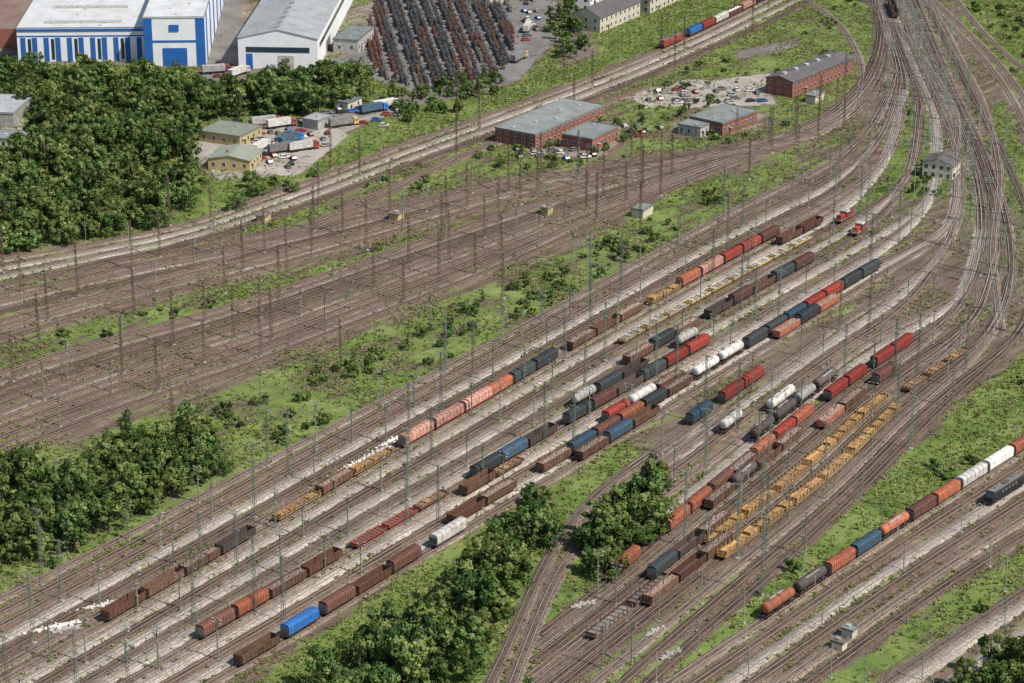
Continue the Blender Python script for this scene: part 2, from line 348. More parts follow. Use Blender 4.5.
PALE=[([(625,95),(690,78),(770,85),(775,105),(690,108),(640,105)],0.9),([(640,88),(790,70),(800,82),(640,110)],0.7),([(680,110),(770,112),(765,132),(690,140),(660,135)],0.5),
 ([(200,130),(310,118),(350,135),(300,175),(215,180),(190,160)],0.9),([(310,120),(400,95),(430,100),(340,135)],0.8),([(0,110),(25,108),(25,145),(0,150)],0.8),
 ([(-60,65),(150,68),(300,70),(350,60),(520,70),(560,40),(560,0),(-60,0)],0.5),([(690,428),(715,432),(690,470),(665,500),(672,470)],0.7),
 ([(800,130),(850,150),(860,200),(800,225),(790,180)],0.3),([(955,195),(990,250),(960,330),(900,370),(880,300)],0.3),
 ([(520,110),(640,125),(610,158),(520,158)],0.5)]
ASPH=[([(330,62),(375,45),(372,-30),(520,-30),(540,45),(500,82),(410,92),(360,75)],1.0),([(205,-30),(245,-30),(240,70),(335,72),(330,85),(200,82)],0.9),
 ([(500,-30),(545,-30),(555,40),(520,80),(470,95),(390,110),(300,135),(280,128),(390,98),(480,80),(515,45)],0.9),([(735,52),(795,38),(800,46),(740,60)],0.7),
 ([(545,-10),(580,-10),(600,55),(560,70)],0.5)]
r=1.6
xs=np.concatenate([[-15000,-6000,-2500,-1100,-650],np.arange(-430,431,r),[650,1100,2500,6000,15000]])
ys=np.concatenate([[-12000,-4000,-1200,0,300],np.arange(480,1431,r),[1700,2200,3500,8000,20000]])
GX,GY=np.meshgrid(xs,ys,indexing='ij')
def paint(L,base):
    a=np.full(GX.shape,base)
    d=GY*cP+H*sP; ok=d>10
    px=np.where(ok,512+F*GX/np.where(ok,d,1),1e6); py=np.where(ok,341.5-F*(GY*sP-H*cP)/np.where(ok,d,1),1e6)
    for poly,v in L:
        m=pip(px,py,poly); a[m]=v
    for _ in range(3):
        b=a.copy(); b[1:-1,1:-1]=(a[1:-1,1:-1]*2+a[2:,1:-1]+a[:-2,1:-1]+a[1:-1,2:]+a[1:-1,:-2])/6; a=b
    return a,py
veg,PYY=paint(VEG,0.34); pale,_=paint(PALE,0.0); asph,_=paint(ASPH,0.0)
far=(PYY<-45)|(np.abs(GX)>440)|(GY<470); veg[far]=0.85
veg=veg*(1-0.85*np.clip(pale*1.1,0,1)); 
zz=np.zeros(GX.shape)
nx,ny=GX.shape
V=np.stack([GX,GY,zz],-1).reshape(-1,3); I=np.arange(nx*ny).reshape(nx,ny)
Fq=np.stack([I[:-1,:-1],I[1:,:-1],I[1:,1:],I[:-1,1:]],-1).reshape(-1,4)
me=bpy.data.meshes.new('ground'); me.vertices.add(len(V)); me.vertices.foreach_set('co',V.ravel())
me.loops.add(Fq.size); me.loops.foreach_set('vertex_index',Fq.ravel().astype(np.int32)); me.polygons.add(len(Fq)); me.polygons.foreach_set('loop_start',np.arange(len(Fq))*4)
me.update(calc_edges=True)
for nm,a in (('veg',veg),('pale',pale),('asph',asph)):
    at=me.attributes.new(nm,'FLOAT','POINT'); at.data.foreach_set('value',a.ravel().astype(np.float32))
gm=bpy.data.materials.new('ground_cover'); n=nt(gm); N=n.nodes; L=n.links
o=N.new('ShaderNodeOutputMaterial'); b=N.new('ShaderNodeBsdfDiffuse')
ge=N.new('ShaderNodeNewGeometry')
def noise(s,d=6,rr=0.6,vec=None):
    q=N.new('ShaderNodeTexNoise'); q.inputs['Scale'].default_value=s; q.inputs['Detail'].default_value=d; q.inputs['Roughness'].default_value=rr; L.new(vec or ge.outputs['Position'],q.inputs['Vector']); return q.outputs['Fac']
def ramp(f,st):
    q=N.new('ShaderNodeValToRGB'); e=q.color_ramp.elements
    e[0].position=st[0][0]; e[0].color=(*st[0][1],1); e[1].position=st[-1][0]; e[1].color=(*st[-1][1],1)
    for p,c in st[1:-1]: k=e.new(p); k.color=(*c,1)
    L.new(f,q.inputs[0]); return q.outputs[0]
def mth(op,a,b_=None,cl=False):
    q=N.new('ShaderNodeMath'); q.operation=op; q.use_clamp=cl
    for i,x in enumerate((a,b_)):
        if x is None: continue
        if isinstance(x,(int,float)): q.inputs[i].default_value=x
        else: L.new(x,q.inputs[i])
    return q.outputs[0]
def attr(nm):
    q=N.new('ShaderNodeAttribute'); q.attribute_name=nm; return q.outputs['Fac']
def mixc(f,a,b_):
    q=N.new('ShaderNodeMix'); q.data_type='RGBA'; L.new(f,q.inputs['Factor']); L.new(a,q.inputs['A']); L.new(b_,q.inputs['B']); return q.outputs['Result']
mp=N.new('ShaderNodeMapping'); mp.vector_type='TEXTURE'; mp.inputs['Rotation'].default_value=(0,0,math.radians(52)); mp.inputs['Scale'].default_value=(7,1,1); L.new(ge.outputs['Position'],mp.inputs['Vector'])
ns=noise(0.28,4,0.6,mp.outputs[0]); nf=noise(1.6,2,0.8); nm_=noise(0.06,6,0.65)
dirt=ramp(mth('ADD',mth('MULTIPLY',ns,0.6),mth('MULTIPLY',nf,0.4)),[(0.34,(0.085,0.058,0.044)),(0.48,(0.14,0.102,0.08)),(0.58,(0.21,0.163,0.13)),(0.7,(0.31,0.255,0.205))])
grass=ramp(mth('ADD',mth('MULTIPLY',nm_,0.6),mth('MULTIPLY',nf,0.4)),[(0.34,(0.06,0.10,0.024)),(0.45,(0.11,0.172,0.04)),(0.53,(0.165,0.22,0.062)),(0.61,(0.23,0.25,0.10)),(0.71,(0.31,0.275,0.17))])
palec=ramp(nm_,[(0.35,(0.27,0.235,0.20)),(0.55,(0.37,0.33,0.29)),(0.7,(0.46,0.42,0.375))])
aspc=ramp(nm_,[(0.35,(0.15,0.138,0.13)),(0.6,(0.22,0.205,0.19))])
def thr(v,w,lo=.42,hi=.60):
    s=mth('ADD',v,mth('MULTIPLY',mth('SUBTRACT',mth('ADD',mth('MULTIPLY',nm_,0.40),mth('ADD',mth('MULTIPLY',ns,0.40),mth('MULTIPLY',nf,0.2))),0.5),w))
    q=N.new('ShaderNodeMapRange'); q.inputs['From Min'].default_value=lo; q.inputs['From Max'].default_value=hi; L.new(s,q.inputs['Value']); q.clamp=True; return q.outputs[0]
c=mixc(thr(attr('pale'),0.8),dirt,palec)
c=mixc(thr(attr('asph'),0.3),c,aspc)
c=mixc(thr(mth('SUBTRACT',attr('veg'),attr('asph')),3.2,.40,.66),c,grass)
L.new(c,b.inputs['Color']); L.new(b.outputs[0],o.inputs[0]); me.materials.append(gm)
add('ground',me)
# ------------------------------------------------------------ vegetation
def leafquads(cen,nrm,size,out,fa,mi,k):
    for c_,n_,s_ in zip(cen,nrm,size):
        a=Vector(n_).orthogonal().normalized(); b_=Vector(n_).cross(a).normalized()
        th=random.random()*6.28; a2=a*math.cos(th)+b_*math.sin(th); b2=-a*math.sin(th)+b_*math.cos(th)
        c_=Vector(c_); j=len(out); s2=s_*random.uniform(0.6,1.0)
        out+=[tuple(c_-a2*s_-b2*s2*.5),tuple(c_+a2*s_*.3-b2*s2),tuple(c_+a2*s_+b2*s2*.4),tuple(c_-a2*s_*.2+b2*s2)]
        fa.append((j,j+1,j+2,j+3)); mi.append(k)
def tree_mesh(h,r,seed,n_cl=26,lq=64,name='deciduous_tree'):
    random.seed(seed); mb=MB()
    mb.cyl((0,0,-0.2),(0.1,0,h*0.45),0.028*h,0.018*h,'bark',7); mb.cyl((0.1,0,h*.45),(0,0.1,h*.85),0.018*h,0.005*h,'bark',6)
    for k in ('leafd','leafm','leafl'): mb.mi(k)
    for i in range(n_cl):
        a=random.random()*6.283; u=random.random()**0.5; zf=random.random()
        zc=h*(0.22+0.68*zf); rr=r*u*math.sqrt(max(0.10,1-((zf-0.33)/0.70)**2))*1.08
        c_=Vector((math.cos(a)*rr,math.sin(a)*rr,zc)); cr_=r*random.uniform(0.18,0.36)
        if i%4==0: mb.cyl((0.05,0,h*random.uniform(.25,.5)),tuple(c_),0.012*h,0.004*h,'bark',5)
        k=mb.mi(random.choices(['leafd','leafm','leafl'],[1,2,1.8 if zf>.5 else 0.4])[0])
        cen=[];nr=[];sz=[]
        for _ in range(lq):
            d=Vector((random.gauss(0,1),random.gauss(0,1),random.gauss(0,1)+0.3)).normalized()
            q=c_+d*cr_*random.uniform(0.65,1.12)
            q.z=max(q.z,0.25); cen.append(q); nr.append(d+Vector((random.gauss(0,.3),random.gauss(0,.3),random.gauss(0,.3)))); sz.append(random.uniform(.24,.5))
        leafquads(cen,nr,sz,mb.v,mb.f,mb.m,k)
    return mb.mesh(name)
TREES=[tree_mesh(h,r_,s) for h,r_,s in ((11,4.6,1),(13,5.2,2),(9,5.0,3),(16,3.6,4),(8,3.8,5),(12,6.0,6),(14,4.4,7),(7,4.0,8))]
BUSH=[tree_mesh(h,r_,s,9,50,'shrub') for h,r_,s in ((3.2,2.3,11),(2.4,1.9,12),(4.2,2.2,13))]
random.seed(5)
def scatter(poly,space,name,meshes,smin,smax,hh,oc,frac=1.0,patch=False):
    xs_=[p[0] for p in poly]; ys_=[p[1] for p in poly]
    cor=[g(min(xs_),min(ys_)),g(max(xs_),min(ys_)),g(min(xs_),max(ys_)),g(max(xs_),max(ys_))]
    x0=min(c_[0] for c_ in cor); x1=max(c_[0] for c_ in cor); y0=min(c_[1] for c_ in cor)-10; y1=max(c_[1] for c_ in cor)
    x=x0; cnt=0
    while x<x1:
        y=y0
        while y<y1:
            X_=x+random.uniform(-.55,.55)*space; Y_=y+random.uniform(-.55,.55)*space
            y+=space
            fr=frac
            if patch: 
                w_=math.sin(X_*.09+1.3*math.sin(Y_*.05))+math.sin(Y_*.07+X_*.03+2*math.sin(X_*.021)); fr=frac*(2.2 if w_>.35 else .25)
            if random.random()>fr: continue
            px,py=ginv(X_,Y_); s=random.uniform(smin,smax)
            pc=py-hh*s*0.5*scl(py)
            if not pip(np.array([px]),np.array([pc]),poly)[0]: continue
            if isocc(oc,X_,Y_): continue
            add(name,random.choice(meshes),(X_,Y_,0),random.random()*6.28,(s,s,s*random.uniform(.8,1.15))); cnt+=1
        x+=space
    return cnt
FOR=[([(-30,60),(60,62),(150,72),(235,80),(258,68),(300,76),(362,66),(372,92),(330,106),(240,106),(195,118),(190,176),(205,200),(150,228),(90,228),(-30,250),(-30,150),(24,148),(24,108),(-30,108)],6.8),
 ([(-30,478),(60,462),(130,440),(200,428),(232,435),(222,462),(150,500),(80,535),(-30,570)],6.3),
 ([(588,545),(598,502),(610,475),(640,455),(666,478),(660,512),(635,555),(590,566)],4.8),
 ([(305,700),(315,667),(355,638),(402,619),(432,596),(480,551),(508,500),(530,490),(550,505),(548,530),(515,570),(495,620),(470,700)],6.0),
 ([(905,700),(940,670),(1040,640),(1040,700)],6)]
tc_=0
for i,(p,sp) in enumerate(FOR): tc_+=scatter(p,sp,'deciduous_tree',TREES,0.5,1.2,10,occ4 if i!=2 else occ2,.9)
FO2=[([(385,92),(500,74),(505,95),(460,108),(400,118)],5.5,.5,.55),([(215,190),(350,155),(360,165),(290,190),(200,220)],5,.45,.5),([(545,10),(575,5),(590,50),(560,55)],6,.6,.6),
 ([(225,408),(345,362),(480,300),(495,318),(400,372),(330,410),(240,455)],6,.28,.36),
 ([(470,150),(640,112),(650,125),(600,165),(480,172)],6,.25,.38),([(480,300),(600,240),(720,185),(735,200),(600,275),(490,335)],7,.12,.32)]
for p,sp,fr,s in FO2:
    tc_+=scatter(p,sp,'deciduous_tree',TREES,s*.7,s*1.25,8,occ2,fr)
SH=[([(200,420),(345,355),(480,295),(600,240),(720,185),(740,205),(600,280),(480,345),(330,430),(210,500)],4.5,.30),
 ([(0,345),(120,312),(250,282),(400,240),(400,250),(250,297),(120,333),(0,368)],5,.18),
 ([(190,240),(400,172),(600,98),(700,60),(780,134),(600,160),(400,196),(280,226)],6,.22),([(860,-8),(700,60),(780,130),(836,108)],7,.15),
 ([(800,600),(1030,430),(1030,370),(930,440),(780,573),(620,705),(680,680)],5,.12),([(880,665),(1030,560),(1030,590),(900,680)],5,.12),([(920,690),(1030,625),(1030,690)],5,.3),
 ([(515,700),(560,580),(655,478),(690,460),(613,565),(555,615),(575,640),(540,705)],4,.3),([(905,95),(950,160),(940,195),(870,205),(900,140)],6,.2),([(0,500),(150,430),(200,520),(0,600)],5,.2),([(960,0),(1030,0),(1030,120)],6,.25)]
for p,sp,fr in SH: scatter(p,sp,'shrub',BUSH,.3,1.0,2.5,occ2,fr,True)
def weeds(n):
    X_=rng.uniform(-290,290,n*9); Y_=rng.uniform(545,1260,n*9)
    ix=np.clip(((X_+430)/r).astype(int)+5,0,nx-1); iy=np.clip(((Y_-480)/r).astype(int)+5,0,ny-1)
    pv=veg[ix,iy]-asph[ix,iy]; px=512+F*X_/(Y_*cP+H*sP)
    wv=np.sin(X_*.11+1.5*np.sin(Y_*.06))+np.sin(Y_*.09+X_*.04+2*np.sin(X_*.03))+rng.normal(0,.5,n*9)
    keep=(rng.random(n*9)<np.clip(pv*1.1-0.12+.25*wv,0.02,1))&(px>-20)&(px<1044)
    o2=occ1[(X_-X0).astype(int),(Y_-Y0).astype(int)]; keep&=(~o2)
    X_=X_[keep][:n]; Y_=Y_[keep][:n]
    nq=7
    K=len(X_); hgt=rng.uniform(.2,1.0,K)**1.5*.8+0.15; rad=rng.uniform(.4,1.2,K)
    cx=(X_[:,None]+rng.normal(0,.5,(K,nq))*rad[:,None]); cy=(Y_[:,None]+rng.normal(0,.5,(K,nq))*rad[:,None]); cz=rng.uniform(.15,1,(K,nq))*hgt[:,None]
    cen=np.stack([cx,cy,cz],-1).reshape(-1,3); q=len(cen)
    n_=rng.normal(0,1,(q,3)); n_[:,2]+=1.5; n_/=np.linalg.norm(n_,axis=1)[:,None]
    a=np.cross(n_,rng.normal(0,1,(q,3))); a/=np.linalg.norm(a,axis=1)[:,None]; b_=np.cross(n_,a)
    s=rng.uniform(.12,.34,(q,1))
    Vv=np.stack([cen-a*s-b_*s*.5,cen+a*s*.3-b_*s,cen+a*s+b_*s*.4,cen-a*s*.2+b_*s],1).reshape(-1,3)
    mi=np.repeat(rng.choice(3,K,p=[.58,.25,.17]),nq)
    me=bpy.data.meshes.new('weeds'); me.vertices.add(len(Vv)); me.vertices.foreach_set('co',Vv.ravel()); me.loops.add(q*4); me.loops.foreach_set('vertex_index',np.arange(q*4,dtype=np.int32))
    me.polygons.add(q); me.polygons.foreach_set('loop_start',np.arange(q)*4); me.polygons.foreach_set('material_index',mi.astype(np.int32))
    for k in ('scrub1','scrub2','scrub3'): me.materials.append(M[k])
    me.update(calc_edges=True); add('weeds_and_tall_grass',me); return K
print('weeds',weeds(60000))
# ------------------------------------------------------------ wagons
def bogie(mb,x):
    for dx in (-.9,.9):
        for y in (-.75,.75): mb.cyl((x+dx,y-.07,.46),(x+dx,y+.07,.46),.46,.46,'bogie',10)
        mb.cyl((x+dx,-.7,.46),(x+dx,.7,.46),.09,.09,'bogie',5)
    for y in (-.98,.98): mb.box(x-1.35,x+1.35,y-.08,y+.08,.45,.78,'bogie')
    mb.box(x-.3,x+.3,-.98,.98,.55,.9,'bogie')
def frame(mb,L,k='bogie',w=1.3):
    mb.box(-L/2,L/2,-.25,.25,.85,1.12,k)
    for y in (-w,w): mb.box(-L/2,L/2,y-.08,y+.08,.95,1.2,k)
    for sx in (-1,1):
        mb.box(sx*L/2-.1,sx*L/2+.1,-w,w,.9,1.21,k)
        for y in (-.87,.87):
            mb.cyl((sx*L/2,y,1.05),(sx*(L/2+.5),y,1.05),.12,.12,'bogie',6); mb.cyl((sx*(L/2+.5),y,1.05),(sx*(L/2+.58),y,1.05),.25,.25,'bogie',8)
        mb.box(min(sx*L/2,sx*(L/2+.6)),max(sx*L/2,sx*(L/2+.6)),-.06,.06,.95,1.08,'bogie')
        bogie(mb,sx*(L/2-2.1))
    mb.box(-1.2,.4,-.9,-.3,.6,.95,'bogie')
def open_w(k,load=None,L=14.0,hw=1.9):
    mb=MB(); frame(mb,L,k)
    mb.box(-L/2+.1,L/2-.1,-1.32,1.32,1.2,1.28,'floor')
    for y in (-1.4,1.4):
        mb.box(-L/2,L/2,y-.04,y+.04,1.2,1.2+hw,k); mb.box(-L/2,L/2,y-.09,y+.09,1.2+hw,1.32+hw,k)
        n=9
        for i in range(n+1):
            x=-L/2+.1+(L-.2)*i/n; mb.box(x-.07,x+.07,y-.13 if y<0 else y+.04,y-.04 if y<0 else y+.13,1.15,1.2+hw,k)
    for sx in (-1,1):
        x=sx*(L/2-.04); mb.box(x-.04,x+.04,-1.36,1.36,1.2,1.25+hw,k)
        for y in (-.9,0,.9): mb.box(x-.12,x+.12,y-.06,y+.06,1.2,1.2+hw,k)
    if load:
        n=22; m=6; z0=1.2+hw*.75; Z=[[z0+random.uniform(-.25,.35)+(.35 if 0<j<m else 0) for j in range(m+1)] for i in range(n+1)]
        b_=len(mb.v); ki=mb.mi(load)
        for i in range(n+1):
            for j in range(m+1): mb.v.append((-L/2+.12+(L-.24)*i/n,-1.33+2.66*j/m,Z[i][j]))
        for i in range(n):
            for j in range(m): q=b_+i*(m+1)+j; mb.f.append((q,q+m+1,q+m+2,q+1)); mb.m.append(ki)
    return mb.mesh('open_freight_wagon'),L+1.2
def hoodprof(w,z0,z1,s=1.0):
    P=[(-w,z0)]
    for a in (0,18,38,62,90,118,142,162,180):
        t=math.radians(180-a); P.append((w*s*math.copysign(abs(math.cos(t))**.6,math.cos(t)),z0+(z1-z0)*(.62)+(z1-z0)*.38*s*math.sin(t)**.9 if 0<a<180 else z0+(z1-z0)*.62))
    P.append((w,z0)); return P[::-1]
def hood_w(k,L=12.2,ke=None,nr=11):
    mb=MB(); frame(mb,L,ke or 'bogie')
    mb.box(-L/2,L/2,-1.42,1.42,1.2,1.36,ke or 'bogie')
    x0=-L/2+.25; dx=(L-.5)/nr
    A=hoodprof(1.46,1.36,4.05); B=hoodprof(1.38,1.36,3.93,.97)
    for i in range(nr):
        a=x0+i*dx; mb.prism(A,a,a+.22,k)
        mb.prism(B,a+.22,a+dx,k)
    mb.prism(A,L/2-.25,L/2-.12,k)
    for sx in (-1,1): mb.box(sx*(L/2-.1)-.04,sx*(L/2-.1)+.04,-1.3,1.3,1.36,3.1,'grey')
    return mb.mesh('covered_hood_wagon'),L+1.2
def tank_w(k,L=14.5,R=1.42,band=None):
    mb=MB(); frame(mb,L,'bogie',1.1)
    n=20; zc=1.35+R; h=L/2-.7
    xs_=[(-h,.25),(-h+.08,.62),(-h+.25,.85),(-h+.5,.97),(-h+.7,1),(h-.7,1),(h-.5,.97),(h-.25,.85),(h-.08,.62),(h,.25)]
    mb.rings([[(x,math.cos(t*6.2832/n)*R*s,zc+math.sin(t*6.2832/n)*R*s) for t in range(n)] for x,s in xs_],k)
    for x in (-h*.6,h*.6,0):
        mb.rings([[(xx,math.cos(t*6.2832/n)*(R+.03),zc+math.sin(t*6.2832/n)*(R+.03)) for t in range(n)] for xx in (x-.08,x+.08)],band or 'grey')
    mb.cyl((0,0,zc+R-.1),(0,0,zc+R+.35),.35,.32,k,10)
    mb.box(-h*.5,h*.5,.25,.8,zc+R-.02,zc+R+.05,'lgrey'); mb.box(-h*.5,h*.5,.8,.84,zc+R+.5,zc+R+.55,'lgrey')
    for x in (-h*.5,0,h*.5): mb.box(x-.03,x+.03,.8,.84,zc+R,zc+R+.55,'lgrey')
    for x in (-.3,.3): mb.box(x-.03,x+.03,1.45,1.5,1.1,zc+R,'lgrey')
    for i in range(8): mb.box(-.3,.3,1.45,1.5,1.2+i*.35,1.24+i*.35,'lgrey')
    for x in (-h*.65,h*.65): mb.box(x-.35,x+.35,-1.1,1.1,1.2,1.9,'bogie')
    return mb.mesh('tank_wagon'),L+1.2
def flat_w(k,L=18.5,stakes=True,load=None,kd='floor',sh=1.9,n=9,full=False):
    mb=MB(); frame(mb,L,k); mb.box(-L/2,L/2,-1.4,1.4,1.2,1.3,kd)
    for i in range(n):
        x=-L/2+.6+(L-1.2)*i/(n-1)
        mb.box(x-.14,x+.14,-1.4,1.4,1.3,1.48,k)
        if stakes:
            for y in (-1.38,1.38): mb.box(x-.13,x+.13,y-.1,y+.1,1.3,1.3+sh,k)
        else:
            for y in (-1.42,1.42): mb.box(x-.06,x+.06,y-.05,y+.05,1.1,1.75,k)
    if not stakes:
        for y in (-1.38,1.38): mb.box(-L/2,L/2,y-.03,y+.03,1.3,1.68,k)
    for sx in (-1,1):
        mb.box(sx*(L/2-.06)-.06,sx*(L/2-.06)+.06,-1.4,1.4,1.3,2.0 if stakes else 1.65,k)
    if full:
        for j in range(4):
            x0=-L/2+.7+j*(L-1.4)/4; x1=x0+(L-1.4)/4-.45
            top=random.choice([2,3,3,1])
            for lay in range(top):
                for i in range(6):
                    y=-1.1+2.2*i/5+random.uniform(-.04,.04); z=1.68+lay*.38
                    mb.cyl((x0+random.uniform(-.15,.15),y,z),(x1+random.uniform(-.15,.15),y,z),.21,.18,'log' if random.random()<.8 else 'ochre',6)
    if load:
        for j in range(4):
            x0=-L/2+.9+j*(L-1.8)/4; nn=random.choice([3,5,7])
            for i in range(nn): mb.cyl((x0,-1.05+2.1*i/max(1,nn-1),1.65),(x0+(L-1.8)/4-.5,-1.05+2.1*i/max(1,nn-1),1.65),.17,.17,load,6)
    return mb.mesh('flat_stake_wagon' if stakes else 'low_sided_wagon'),L+1.2
def shunter(k):
    mb=MB(); L=11.; frame(mb,L,k); mb.box(-L/2,L/2,-1.45,1.45,1.2,1.42,'grey')
    mb.box(-4.9,-1.2,-.95,.95,1.42,2.9,k); mb.box(1.5,4.9,-.95,.95,1.42,2.9,k)
    mb.prism([(-.95,2.9),(-.7,3.1),(.7,3.1),(.95,2.9)][::-1],-4.8,-1.2,k); mb.box(1.9,4.4,-.5,.5,2.9,3.1,'dark')
    mb.box(-1.2,1.5,-1.4,1.4,1.42,2.7,k); mb.box(-1.1,1.4,-1.32,1.32,2.7,3.5,'glass')
    for x in (-1.2,.1,1.4):
        for y in (-1.4,1.25): mb.box(x,x+.12,y,y+.15,2.7,3.5,k)
    mb.prism([(-1.5,3.5),(-1.1,3.85),(1.1,3.85),(1.5,3.5)][::-1],-1.4,1.7,'lgrey')
    for x in (-5.4,5.4):
        for i in range(3): mb.box(x-.03,x+.03,-1.4,1.4,1.6+i*.35,1.64+i*.35,'white')
    return mb.mesh('shunting_locomotive'),L+1.2
def eloco(k,kr='grey'):
    mb=MB(); L=18.2; frame(mb,L,'bogie'); P=[(-1.48,1.0),(-1.48,3.3),(-1.2,3.8),(1.2,3.8),(1.48,3.3),(1.48,1.0)][::-1]
    Q=[(-1.3,1.0),(-1.3,2.3),(-1.0,2.4),(1.0,2.4),(1.3,2.3),(1.3,1.0)][::-1]
    mb.prism(P,-L/2+1.1,L/2-1.1,k); mb.prism(Q,-L/2,-L/2+1.1,k,None,P); mb.prism(P,L/2-1.1,L/2,k,None,Q)
    mb.box(-L/2+1.4,L/2-1.4,-1.1,1.1,3.8,3.92,kr)
    for sx in (-1,1):
        for y in (-1.5,1.5): mb.box(sx*(L/2-1.9)-.4,sx*(L/2-1.9)+.4,y-.01,y+.01,2.4,3.2,'glass')
        b_=len(mb.v); x1=sx*(L/2+.0-.10); x2=sx*(L/2-.95)
        mb.v+=[(x1+sx*.03,-1.0,2.52),(x1+sx*.03,1.0,2.52),(x2+sx*.06,1.1,3.6),(x2+sx*.06,-1.1,3.6)]; mb.f.append((b_,b_+1,b_+2,b_+3)); mb.m.append(mb.mi('glass'))
        x=sx*5; mb.cyl((x-1,0,4.),(x+.2,0,4.6),.06,.06,'dark',5); mb.cyl((x+.2,0,4.6),(x-.9,0,5.2),.06,.06,'dark',5); mb.box(x-1,x-.8,-.8,.8,5.2,5.26,'dark')
    for i in range(5): mb.box(-4+i*1.8,-3.2+i*1.8,-1.51,-1.49,2.6,3.2,'grey'); mb.box(-4+i*1.8,-3.2+i*1.8,1.49,1.51,2.6,3.2,'grey')
    mb.box(-1.5,1.5,-.6,.6,3.92,4.15,'dark')
    return mb.mesh('electric_locomotive'),L+1.2
WG={'or':('open_freight_wagon',open_w('rust','scrap')),'oe':('open_freight_wagon',open_w('rust')),'od':('open_freight_wagon',open_w('dark')),'ob':('open_freight_wagon',open_w('brown')),'ow':('open_freight_wagon',open_w('brown','whiteload')),
'oo':('open_freight_wagon',open_w('orange','scrap',14,1.6)),
'hr':('covered_hood_wagon',hood_w('red')),'ho':('covered_hood_wagon',hood_w('orange',ke='brown')),'hs':('covered_hood_wagon',hood_w('salmon',14.5,'red',8)),'hk':('covered_hood_wagon',hood_w('hdark')),
'hb':('covered_hood_wagon',hood_w('hbrown')),'hu':('covered_hood_wagon',hood_w('blue')),'hq':('covered_hood_wagon',hood_w('slate')),'hw':('covered_hood_wagon',hood_w('white',14,'grey',6)),
'tw':('tank_wagon',tank_w('white')),'to':('tank_wagon',tank_w('orange',band='dark')),'tk':('tank_wagon',tank_w('dark')),'tg':('tank_wagon',tank_w('lgrey',12.5)),'tl':('tank_wagon',tank_w('white',17,1.5,'orange')),
'ft':('flat_stake_wagon',flat_w('ochre',19,True,None,sh=1.6,full=True)),'fl':('flat_stake_wagon',flat_w('ochre',19,True,None,sh=1.6,full=True)),'f1':('flat_stake_wagon',flat_w('ochre',19,True,'log',sh=1.6)),'fg':('flat_stake_wagon',flat_w('rust',19,True,None,'grey',1.2)),'fr':('low_sided_wagon',flat_w('red',13,False)),
'fy':('low_sided_wagon',flat_w('yellow',13,False,'lgrey','floor')),'fb':('low_sided_wagon',flat_w('rust',13,False,'log')),
'Ls':('shunting_locomotive',shunter('red')),'Lk':('electric_locomotive',eloco('black')),'Lr':('electric_locomotive',eloco('red')),'Lb':('electric_locomotive',eloco('blue'))}
busy={}; placed=[]
cum=[]
for C,_ in TR: cum.append(np.concatenate([[0],np.cumsum(np.linalg.norm(np.diff(C,axis=0),axis=1))]))
skipped=0
def train(p0,p1,seq):
    global skipped
    a=g(*p0); b_=g(*p1); best=None
    for ti,(C,_) in enumerate(TR[:NTRAIN]):
        d0=np.linalg.norm(C-a,axis=1); d1=np.linalg.norm(C-b_,axis=1); i0,i1=d0.argmin(),d1.argmin()
        s0,s1=cum[ti][i0],cum[ti][i1]; lo,hi=min(s0,s1),max(s0,s1)
        if any(lo<h_-2 and hi>l_+2 for l_,h_ in busy.get(ti,[])): continue
        if abs((hi-lo)-np.linalg.norm(a-b_))>15: continue
        c_=d0[i0]+d1[i1]
        if best is None or c_<best[0]: best=(c_,ti,s0,s1)
    if best is None: print('NO TRACK',p0,p1); return
    _,ti,s0,s1=best; C=TR[ti][0]; S=cum[ti]; sg=1 if s1>s0 else -1; s=s0; i=0
    while True:
        nm,(me,L)=WG[seq[i%len(seq)]]; 
        if abs(s-s0)+L>abs(s1-s0)+L*.45 and i>0: break
        c_=s+sg*L/2; q=[np.array([np.interp(v,S,C[:,0]),np.interp(v,S,C[:,1])]) for v in (c_-L*.3,c_+L*.3)]
        m=(q[0]+q[1])/2; d=q[1]-q[0]; dn=d/np.linalg.norm(d); rz=math.atan2(d[1],d[0])+(math.pi if random.random()<.5 else 0)
        mine=[m+dn*o_*L for o_ in (-.45,-.3,-.15,0,.15,.3,.45)]
        clash=any(tj!=ti and abs(u[0]-w_[0])<4 and np.hypot(*(u-w_))<3.1 for u in mine for tj,w_ in placed)
        if not clash:
            add(nm,me,(m[0],m[1],RZ[ti]),rz); placed.extend((ti,u) for u in mine)
        else: skipped+=1
        s+=sg*(L-.05); i+=1
    busy.setdefault(ti,[]).append((min(s0,s),max(s0,s)))
